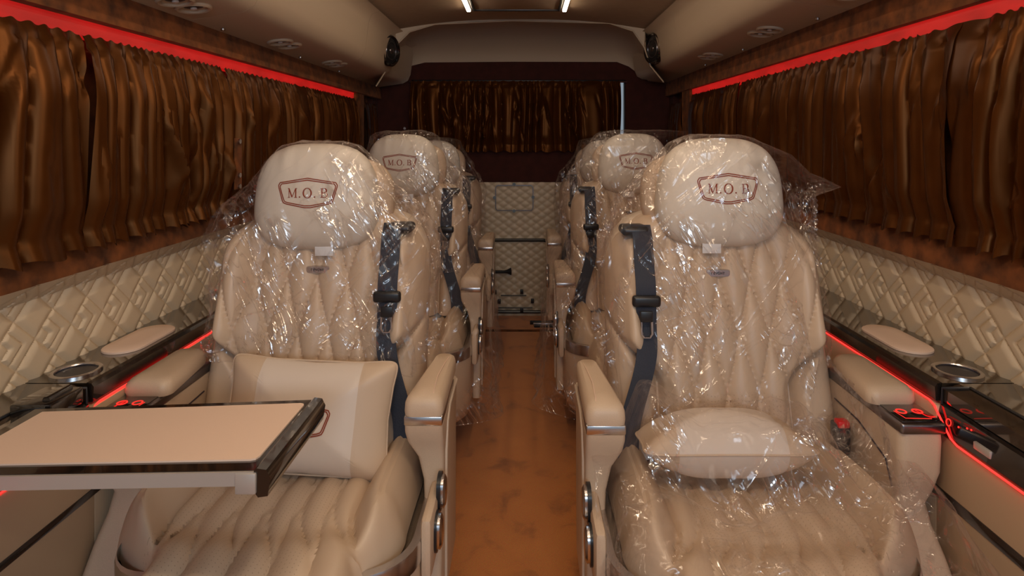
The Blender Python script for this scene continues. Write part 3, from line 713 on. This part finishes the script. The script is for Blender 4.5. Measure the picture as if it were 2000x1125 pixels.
    for y_, z_ in ((-.005, .470), (-.055, .420)):
        lv = []
        R = []
        for x, g in ((-.350, 1), (-.362, 1), (-.366, .8)): R.append([(x, y_ + a_ * g, z_ + b2 * g) for a_, b2 in rrect(0, 0, .022, .032, .02, 5)])
        B(MB().rings(R), 'recline_lever', 'metal'); B(MB().rings([[(p[0] + .001, y_ + (p[1] - y_) * 1.22, z_ + (p[2] - z_) * 1.15) for p in R[0]], [(-.357, y_ + (p[1] - y_) * 1.22, z_ + (p[2] - z_) * 1.15) for p in R[0]]]), 'lever_bezel', 'black')
    # outer armrest (window side)
    R = []
    for z, x0, x1, y0 in ((.10, .20, .347, -.10), (.28, .20, .347, -.095), (.34, .205, .345, -.075), (.385, .225, .340, -.05), (.43, .252, .332, -.022), (.47, .264, .326, -.012), (.50, .262, .336, -.02), (.54, .260, .345, -.028), (.60, .260, .348, -.028), (.617, .262, .348, -.026)):
        R.append([(x, y, z) for x, y in rrect((x0 + x1) / 2, (y0 + .27) / 2, (x1 - x0) / 2, (.27 - y0) / 2, .018, 4)])
    ao = B(MB().rings(R), 'armrest', 'leather')
    B(MB().box(.259, .349, -.031, .26, .617, .640, .006, 3), 'armrest_band', 'steel', ao)
    B(MB().box(.265, .344, -.024, .07, .639, .642, .001), 'control_panel', 'gloss', ao)
    for x_ in (.289, .322):
        mt = mathutils.Matrix.Translation((x_, .018, .642))
        B(MB().lathe([(.0105, 0), (.0105, .001), (.0075, .001), (.0075, 0)], 24, mt), 'button_ring', 'redring', ao)
    B(MB().tube([(.275, .02, .6425), (.279, -.012, .6425), (.33, -.014, .6425)], .0006, 6), 'touch_slider', 'redring', ao)
    R = []
    for z, g in ((.640, 0), (.648, .002), (.662, .001), (.672, -.006), (.677, -.016)):
        ring = []
        for x, y in rrect(.295, .155, .050 + g, .105 + g, .022, 5):
            t_ = (y - .05) / .21; ring.append((.345 + (x - .345) * (1 - .25 * sstep(.5, 1, t_)), y, z))
        R.append(ring)
    R.append([(.295 + (p[0] - .295) * .4, .155 + (p[1] - .155) * .6, .679) for p in R[-1]])
    B(MB().rings(R), 'armrest_pad', 'leather', ao)
    # inner face recess panel of the outer armrest
    B(MB().tube([(.259, .22, .58), (.259, .12, .575), (.2585, .02, .545), (.2585, .0, .50)], .0018, 6), 'seam', 'ink', ao)
    # headrest with the round support behind it
    P = lens(head_outline, .078, 30, 90, .78)
    X_, Z_ = P[..., 0], P[..., 2]; an = np.arctan2(X_, np.abs(Z_) + .04)
    wr = .0016 * (np.sin(X_ * 150 + 14 * Z_) + .7 * np.sin(X_ * 95 - 1)) * sstep(.02, .12, np.abs(Z_)); P[..., 1] += wr
    P[..., 2] += .006 * np.cos(X_ * 16) * (Z_ < 0) * 0
    P = P + np.array((.008, .305, 1.065))
    hb = MB().grid(P, cv=True); hr = B(hb, 'headrest', 'headrest')
    def ho2(p):
        c_, s_ = math.cos(p), math.sin(p); return float(spow(c_, .72) * .15), float(spow(s_, .72) * .115)
    P2 = lens(ho2, .055, 16, 40, .7) + np.array((-.022, .385, 1.05))
    B(MB().grid(P2, cv=True), 'headrest_support', 'leather')
    for x_ in (-.05, .05): B(MB().tube([(x_, .385, .95), (x_, .385, 1.0)], .007, 8), 'headrest_post', 'metal')
    bvh = BVHTree.FromObject(hr, bpy.context.evaluated_depsgraph_get())
    def proj(p):
        h = bvh.ray_cast(Vector((p[0], -1, p[1])), Vector((0, 1, 0)))[0]
        return (p[0], (h.y if h else .23) - .0009, p[1])
    emblem('emblem', .146, proj, hr, M['print'], s * .008, 1.080)
    tg = MB().box(-.044, .002, .262, .2635, .918, .955, .0005); B(tg, 'care_tag', 'white', hr)
    # badge on the chest of the backrest
    zb = .868; yb_ = yfront(zb) - .035
    R = [[(x, yb_ + dy, zb + z) for x, z in rrect(-.004, 0, .031 * g, .0085 * g, .006 * g, 4)] for dy, g in ((.02, 1), (-.001, 1), (-.004, .93))]
    bd = B(MB().rings(R), 'name_plate', 'metal')
    word('revoxe', .0095, lambda p: (p[0], yb_ - .0048, p[1]), s * -.004, zb, M['ink'], bd)
    # seat belt
    zz = np.linspace(.985, .47, 34); P = []
    for z in zz:
        xc = -.192 - .055 * sstep(.72, .50, z); y = yfront(z) - .062 + .0 * z - .012 * math.exp(-((z - .82) / .05) ** 2)
        y = y - .012 * sstep(.80, .86, z)
        if z > .955: y = y + .02 * (z - .955) / .03
        P.append([(xc - .024, y + .001, z), (xc, y - .001, z), (xc + .024, y, z)])
    P = np.array(P); sb = MB(); sb.grid(P); sb.grid(P + np.array((0, .0015, 0)))
    bl = B(sb, 'seat_belt', 'belt', recalc=False)
    yb2 = yfront(.98) - .045
    B(MB().box(-.240, -.172, yb2 - .022, yb2 + .05, .958, .982, .010, 3), 'belt_guide', 'black', bl)
    B(MB().box(-.226, -.158, yfront(.815) - .088, yfront(.815) - .068, .800, .828, .008, 3), 'belt_slider', 'black', bl)
    yt = yfront(.77) - .086
    B(MB().box(-.211, -.181, yt - .004, yt + .002, .77, .796, .003), 'tongue', 'black', bl)
    loop = [(-.208, yt, .785), (-.207, yt, .742), (-.201, yt, .734), (-.187, yt, .734), (-.182, yt, .742), (-.184, yt, .785)]
    B(MB().tube(loop, .0025, 6, up=(0, 1, 0)), 'tongue_loop', 'metal', bl)
    bu = B(MB().box(.215, .250, .13, .16, .47, .56, .006), 'buckle', 'black')
    B(MB().box(.219, .246, .127, .150, .552, .568, .004), 'release_button', 'redplastic', bu)
    return root
def copy_tree(o, parent=None):
    c = o.copy(); C.objects.link(c); c.parent = parent
    for ch in list(o.children): copy_tree(ch, c)
    return c
SEATS = {(1, 0): (.48, 1.187), (1, 1): (.48, 2.365), (1, 2): (.48, 3.27), (-1, 0): (-.53, 1.226), (-1, 1): (-.53, 2.29), (-1, 2): (-.53, 3.146)}
rown = ['front row', 'middle row', 'rearmost row']; pos = {1: 'right', -1: 'left'}
extra = {(1, 0): 'cream captain seat in the right front row, small cushion under its plastic wrap', (-1, 0): 'cream captain seat in the left front row behind the fold-out table'}
roots = {}
for s in (1, -1):
    proto = make_seat(s, extra[(s, 0)]); roots[(s, 0)] = proto
    for r in (1, 2): roots[(s, r)] = copy_tree(proto)
for (s, r), rt in roots.items():
    x, y = SEATS[(s, r)]; rt.location = (x, y, 0)
    rt['group'] = 'cream captain seats in two files'
    if r: rt['label'] = 'cream captain seat in the %s, %s file' % (rown[r], pos[s])
    for ch in rt.children:
        nm_ = ch.name.split('.')[0]
        if nm_ in ('headrest', 'headrest_support'):
            ch.location.z = {(1, 0): .0, (-1, 0): -.014, (1, 1): .022, (-1, 1): .018, (1, 2): -.01, (-1, 2): -.012}[(s, r)]
    if r:
        pass

# ------------------------------------------------------------------ pillows
def pil_outline(hx, hz, n=7):
    def o(p):
        c_, s_ = math.cos(p), math.sin(p); x = spow(c_, 2 / n) * hx; z = spow(s_, 2 / n) * hz
        return float(x * (1 - .085 * (1 - abs(z / hz) ** 2))), float(z * (1 - .11 * (1 - abs(x / hx) ** 2)))
    return o
def pillow_mat(xs_):
    m, t, b = newmat('pillow_leather'); b.inputs['Roughness'].default_value = .45
    sp = node(t, 'ShaderNodeSeparateXYZ'); t.links.new(coords(t), sp.inputs[0])
    n1 = node(t, 'ShaderNodeMath', operation='ABSOLUTE'); t.links.new(sp.outputs['X'], n1.inputs[0])
    n2 = node(t, 'ShaderNodeMath', operation='LESS_THAN'); t.links.new(n1.outputs[0], n2.inputs[0]); n2.inputs[1].default_value = xs_
    mx = node(t, 'ShaderNodeMix', data_type='RGBA'); t.links.new(n2.outputs[0], mx.inputs[0])
    mx.inputs[6].default_value = (.60, .455, .325, 1); mx.inputs[7].default_value = (.68, .58, .49, 1); t.links.new(mx.outputs[2], b.inputs['Base Color'])
    return m
def pillow(label, loc, rot, hx, hz, b, hexlogo=False, ang=0, n=13, pinch=.62):
    root = thing('pillow', loc, label, 'pillow')
    root.rotation_euler = rot
    P = lens(pil_outline(hx, hz, n), b, 60, 300, 1, pinch=pinch)
    for k_, x in enumerate((-.58 * hx, .58 * hx)):
        P[..., 1] *= 1 - .07 * np.exp(-((P[..., 0] - x) / .004) ** 2)
    MB().grid(P, cv=True).build('cushion_body', pillow_mat(.58 * hx), root)
    ol = [pil_outline(hx, hz, n)(p) for p in np.linspace(0, 2 * PI, 300)]
    MB().tube([(a_ * 1.0, 0, c_) for a_, c_ in ol], .0022, 6, False, up=(0, 1, 0)).build('piping', M['leather'], root)
    if hexlogo:
        def ysurf(x, z):
            r_ = ((abs(x) / hx) ** 7 + (abs(z) / hz) ** 7) ** (1 / 7); return -b * max(0, 1 - min(1, r_ / .96) ** 2.2) ** .62
        emblem('emblem', .14, lambda p: (p[0], ysurf(p[0], p[1]) - .002, p[1]), root, M['print'], -.01, 0)
    return root
pillow('upright cream pillow leaning on the left front seat behind the table', (-.483, 1.315, .580), (math.radians(-14), math.radians(3), 0), .192, .128, .052, True)
pillow('plump cream pillow lying flat on the right front seat under plastic', (.423, 1.255, .553), (math.radians(-97), 0, 0), .192, .075, .068, n=5, pinch=.85)

# ------------------------------------------------------------------ clear plastic covers
def cover(key, label, wi, wo, zbot, seed, front_extra=0, side_drape=False, seat_sheet=False, top=1.225, fy=None, outer_side=False):
    s, r = key; x0, y0 = SEATS[key]
    nf = vnoise(seed); rs = np.random.RandomState(seed)
    nz, na = 130, 200
    zs = np.linspace(top + .012, zbot, nz); th = np.linspace(0, 2 * PI, na, endpoint=False)
    rows = []
    creases = [(rs.uniform(0, 6.28), rs.uniform(-3, 3), rs.uniform(.05, .16), rs.uniform(-.010, .014)) for _ in range(46)]
    for z in zs:
        Wi = np.interp(-z, [-a_ for a_, _ in wi], [b2 for _, b2 in wi]); Wo = np.interp(-z, [-a_ for a_, _ in wo], [b2 for _, b2 in wo])
        fr_ = np.interp(-z, [-1.24, -1.215, -1.17, -1.0, -.8, -.5], [.27, .235, .219, .216, .200, .135]) - front_extra
        bk_ = np.interp(-z, [-1.24, -1.2, -1.0, -.5], [.33, .40, .47, .36])
        ct, st = np.cos(th), np.sin(th); e_ = 2 / 2.4
        X = spow(ct, e_); Yy = spow(st, e_)
        X = np.where(X > 0, X * Wo, X * Wi); yc_ = (fr_ + bk_) / 2; Yv = yc_ + Yy * (bk_ - fr_) / 2
        Xn = nf(X * 3, Yv * 3, z * 2.2, 3)
        disp = .006 * Xn
        for a0, sl, wd, am in creases:
            ac = a0 + sl * (z - .8); dd = np.angle(np.exp(1j * (th - ac))); disp = disp + am * np.maximum(0, 1 - np.abs(dd) / wd) ** 1.5 * (0.6 + .4 * math.sin(z * 17 + a0 * 5))
        side = np.abs(ct) ** 2; frontness = np.where(st < 0, -st, 0)
        disp = disp * (1 + 1.6 * side) * (.25 + .75 * (1 - sstep(1.02, 1.14, z)))
        disp = np.where(frontness > .5, np.minimum(0.012, np.maximum(-.004, disp)), disp)
        hem = sstep(zbot + .05, zbot, z); disp = disp + hem * .018 * np.sin(th * 21 + seed) + hem * .010 * np.sin(th * 47)
        nx, ny_ = ct, st
        X = X + nx * disp; Yv = Yv + ny_ * disp
        zz = z + hem * .03 * np.sin(th * 5 + seed) + .008 * Xn * (1 - sstep(1.0, 1.15, z))
        # stay in front of the backrest
        rows.append(np.stack([X, Yv, np.broadcast_to(zz, X.shape)], -1))
    rows = np.array(rows); mb = MB(); mb.grid(rows, cv=True)
    mb.tube(list(rows[-1]) + [rows[-1][0]], .0018, 5, False)
    capc = rows[0].mean(0); caps = np.array([capc + (rows[0] - capc) * k_ for k_ in (1, .66, .33, .02)]); caps[1:, :, 2] += .008 + .004 * nf(caps[1:, :, 0] * 9, caps[1:, :, 1] * 9, 0, 3)
    mb.grid(caps, cv=True)
    if side_drape:   # loose film hanging over the aisle armrest down to the shell
        nu_, nv_ = 110, 90; U, V = np.meshgrid(np.linspace(0, 1, nu_), np.linspace(0, 1, nv_), indexing='ij')
        y = .38 - .74 * U; front = sstep(.82, 1, U)
        z = .86 - .18 * U - V * (.60 - .16 * U) - 0.0
        xb = -.30 - .075 * sstep(0, .35, V) - .035 * V + front * (.20)
        dsp = .010 * nf(y * 4, z * 3, V * 2, 3) + .010 * np.abs(np.sin(y * 31 + V * 4 + seed)) ** .5 * V + .012 * np.sin(y * 60 + V * 7) * sstep(.7, 1, V)
        y = y - front * 0 + .0 * V
        z = z + .02 * np.sin(y * 11 + seed) * V
        Pd = np.stack([xb - dsp - .02 * V * U, y, z], -1); mb.grid(Pd); mb.tube(Pd[:, -1], .0018, 5, False)
    if seat_sheet:   # film spread over cushion, pillow and outer armrest foot
        nu_, nv_ = 170, 150; U, V = np.meshgrid(np.linspace(-.345, .40, nu_), np.linspace(.22, -.40, nv_), indexing='ij')
        z = np.full_like(U, .545)
        pil = .628 - .55 * np.maximum(0, np.abs(U + .057) - .15) ** 1.3
        inp = sstep(-.09, -.03, V) * sstep(.23, .17, np.abs(U + .057)) * sstep(.165, .10, V)
        z = .505 + .05 * sstep(.12, .24, np.abs(U)) * sstep(-.26, -.08, V) + (pil - .505 - .0) * inp * .98
        z = z - .22 * sstep(.27, .40, U) * sstep(.08, -.12, V) + .10 * sstep(.22, .30, U) * sstep(-.06, .05, V)
        z = z - 1.6 * np.maximum(0, -.20 - V) ** 2 - .9 * np.maximum(0, -.36 - V)
        z = z - .14 * sstep(-.30, -.345, U) * sstep(-.02, -.1, V)
        z = z + .006 * nf(U * 5, V * 5, 0, 3) + .005 * np.maximum(0, nf(U * 3 + 4, V * 9, 1, 4)) + .004 * nf(U * 16, V * 6, 2, 3)
        U2 = U.copy(); U2 = np.where((U > .25) & (V > -.03), np.minimum(U, .25), U2)
        mb.grid(np.stack([U2, V, z], -1))
    if outer_side:
        nu_, nv_ = 90, 60; U, V = np.meshgrid(np.linspace(0, 1, nu_), np.linspace(0, 1, nv_), indexing='ij')
        y = -.05 - .30 * U + .02 * np.sin(V * 9); x = .375 - .02 * np.cos(V * 5) - .05 * U * V + .012 * nf(U * 6, V * 3, 2, 3)
        z = .44 - .30 * V - .05 * U + .01 * nf(V * 5, U * 5, 1, 3)
        mb.grid(np.stack([x - .02, y, z], -1))
    o = mb.build('plastic_cover', M['film'], None, mx=s, recalc=False)
    o.location = (x0, y0, 0)
    tag(o, label, 'plastic cover', 'crinkled clear plastic covers over the seats')
    return o
cover((-1, 0), 'clear crinkled plastic bag over the left front seat back, hem behind the upright pillow',
      [(1.20, .06), (1.18, .10), (1.14, .145), (1.08, .18), (1.0, .25), (.93, .315), (.80, .30), (.64, .285)], [(1.20, .06), (1.18, .10), (1.14, .145), (1.08, .18), (1.0, .27), (.95, .295), (.85, .27), (.64, .275)], .655, 11, top=1.172)
cover((1, 0), 'clear crinkled plastic bag over the whole right front seat and its pillow',
      [(1.215, .06), (1.19, .11), (1.12, .17), (1.03, .235), (.95, .275), (.80, .295), (.5, .29)], [(1.215, .07), (1.19, .12), (1.16, .19), (1.11, .24), (1.08, .33), (1.055, .255), (.98, .26), (.80, .275), (.5, .275)], .52, 12, seat_sheet=True, top=1.190)
cover((-1, 1), 'clear plastic bag over the left middle seat, hanging past its aisle armrest',
      [(1.25, .09), (1.21, .15), (1.1, .19), (1.0, .28), (.9, .32), (.5, .30)], [(1.25, .09), (1.21, .15), (1.1, .18), (1.0, .27), (.9, .28), (.5, .28)], .60, 13, side_drape=True, top=1.215)
cover((1, 1), 'clear plastic bag over the right middle seat, hanging past its aisle armrest',
      [(1.25, .10), (1.22, .16), (1.1, .24), (1.0, .30), (.9, .33), (.5, .30)], [(1.25, .10), (1.235, .25), (1.2, .24), (1.1, .2), (1.0, .28), (.9, .28), (.5, .28)], .60, 14, side_drape=True, top=1.220)
cover((-1, 2), 'clear plastic bag over the left rearmost seat near the rear door',
      [(1.21, .09), (1.19, .15), (1.1, .18), (1.0, .26), (.9, .29), (.5, .29)], [(1.21, .09), (1.19, .15), (1.1, .18), (1.0, .26), (.9, .28), (.5, .28)], .62, 15, top=1.186)
cover((1, 2), 'clear plastic bag over the right rearmost seat near the rear door',
      [(1.21, .09), (1.19, .15), (1.1, .18), (1.0, .28), (.9, .31), (.5, .29)], [(1.21, .09), (1.19, .15), (1.1, .18), (1.0, .26), (.9, .28), (.5, .28)], .62, 16, top=1.187)

# ------------------------------------------------------------------ fold-out table on the left
TZ = .72
tb = thing('folding_table', (-.60, .97, TZ), 'glossy black fold-out tray table with beige leather top over the left seat', 'table')
def TP(x, y, z=TZ): return (x + .60, y - .97, z - TZ)
def slab(mb, pts, z0, z1): return mb.rings([[TP(x, y, z0) for x, y in pts], [TP(x, y, z1) for x, y in pts]])
out_ = [(-.86, .838), (-.386, .853), (-.378, .858), (-.372, 1.076), (-.378, 1.084), (-.87, 1.045)]
slab(MB(), out_, TZ - .014, TZ).build('table_frame', M['gloss'], tb, smooth=False)
inl = [(-.845, .862), (-.410, .877), (-.403, .880), (-.400, .887), (-.397, 1.056), (-.400, 1.062), (-.406, 1.064), (-.845, 1.030)]
slab(MB(), inl, TZ, TZ + .0025).build('leather_inlay', M['pink_leather'], tb)
slab(MB(), [(-.87, .834), (-.392, .849), (-.392, .853), (-.87, .838)], TZ - .021, TZ - .001).build('front_trim', M['silver_trim'], tb, smooth=False)
mb = MB(); mb.rings([[TP(x, y, z) for x, z in ((-.392, TZ - .030), (-.392, TZ + .001), (-.388, TZ + .004), (-.374, TZ + .002), (-.368, TZ - .010), (-.372, TZ - .036), (-.386, TZ - .038))] for y in (.850, 1.084)])
mb.build('edge_rail', M['gloss'], tb)
MB().box(*(TP(-.418, 0)[0], TP(-.388, 0)[0]), TP(0, .846)[1], TP(0, .855)[1], -.032, -.002, .002).build('corner_bracket', M['silver_trim'], tb)
mb = MB().box(TP(-.93, 0)[0], TP(-.855, 0)[0], TP(0, 1.06)[1], TP(0, 1.14)[1], -.03, .001, .004); mb.build('hinge_block', M['gloss'], tb)
MB().tube([TP(-.875, 1.075, .722), TP(-.875, 1.13, .722)], .007, 12).build('hinge_barrel', M['gloss'], tb)
MB().box(TP(-.90, 0)[0], TP(-.85, 0)[0], TP(0, .84)[1], TP(0, 1.07)[1], -.026, -.010, .004).build('support_arm', M['gloss'], tb)
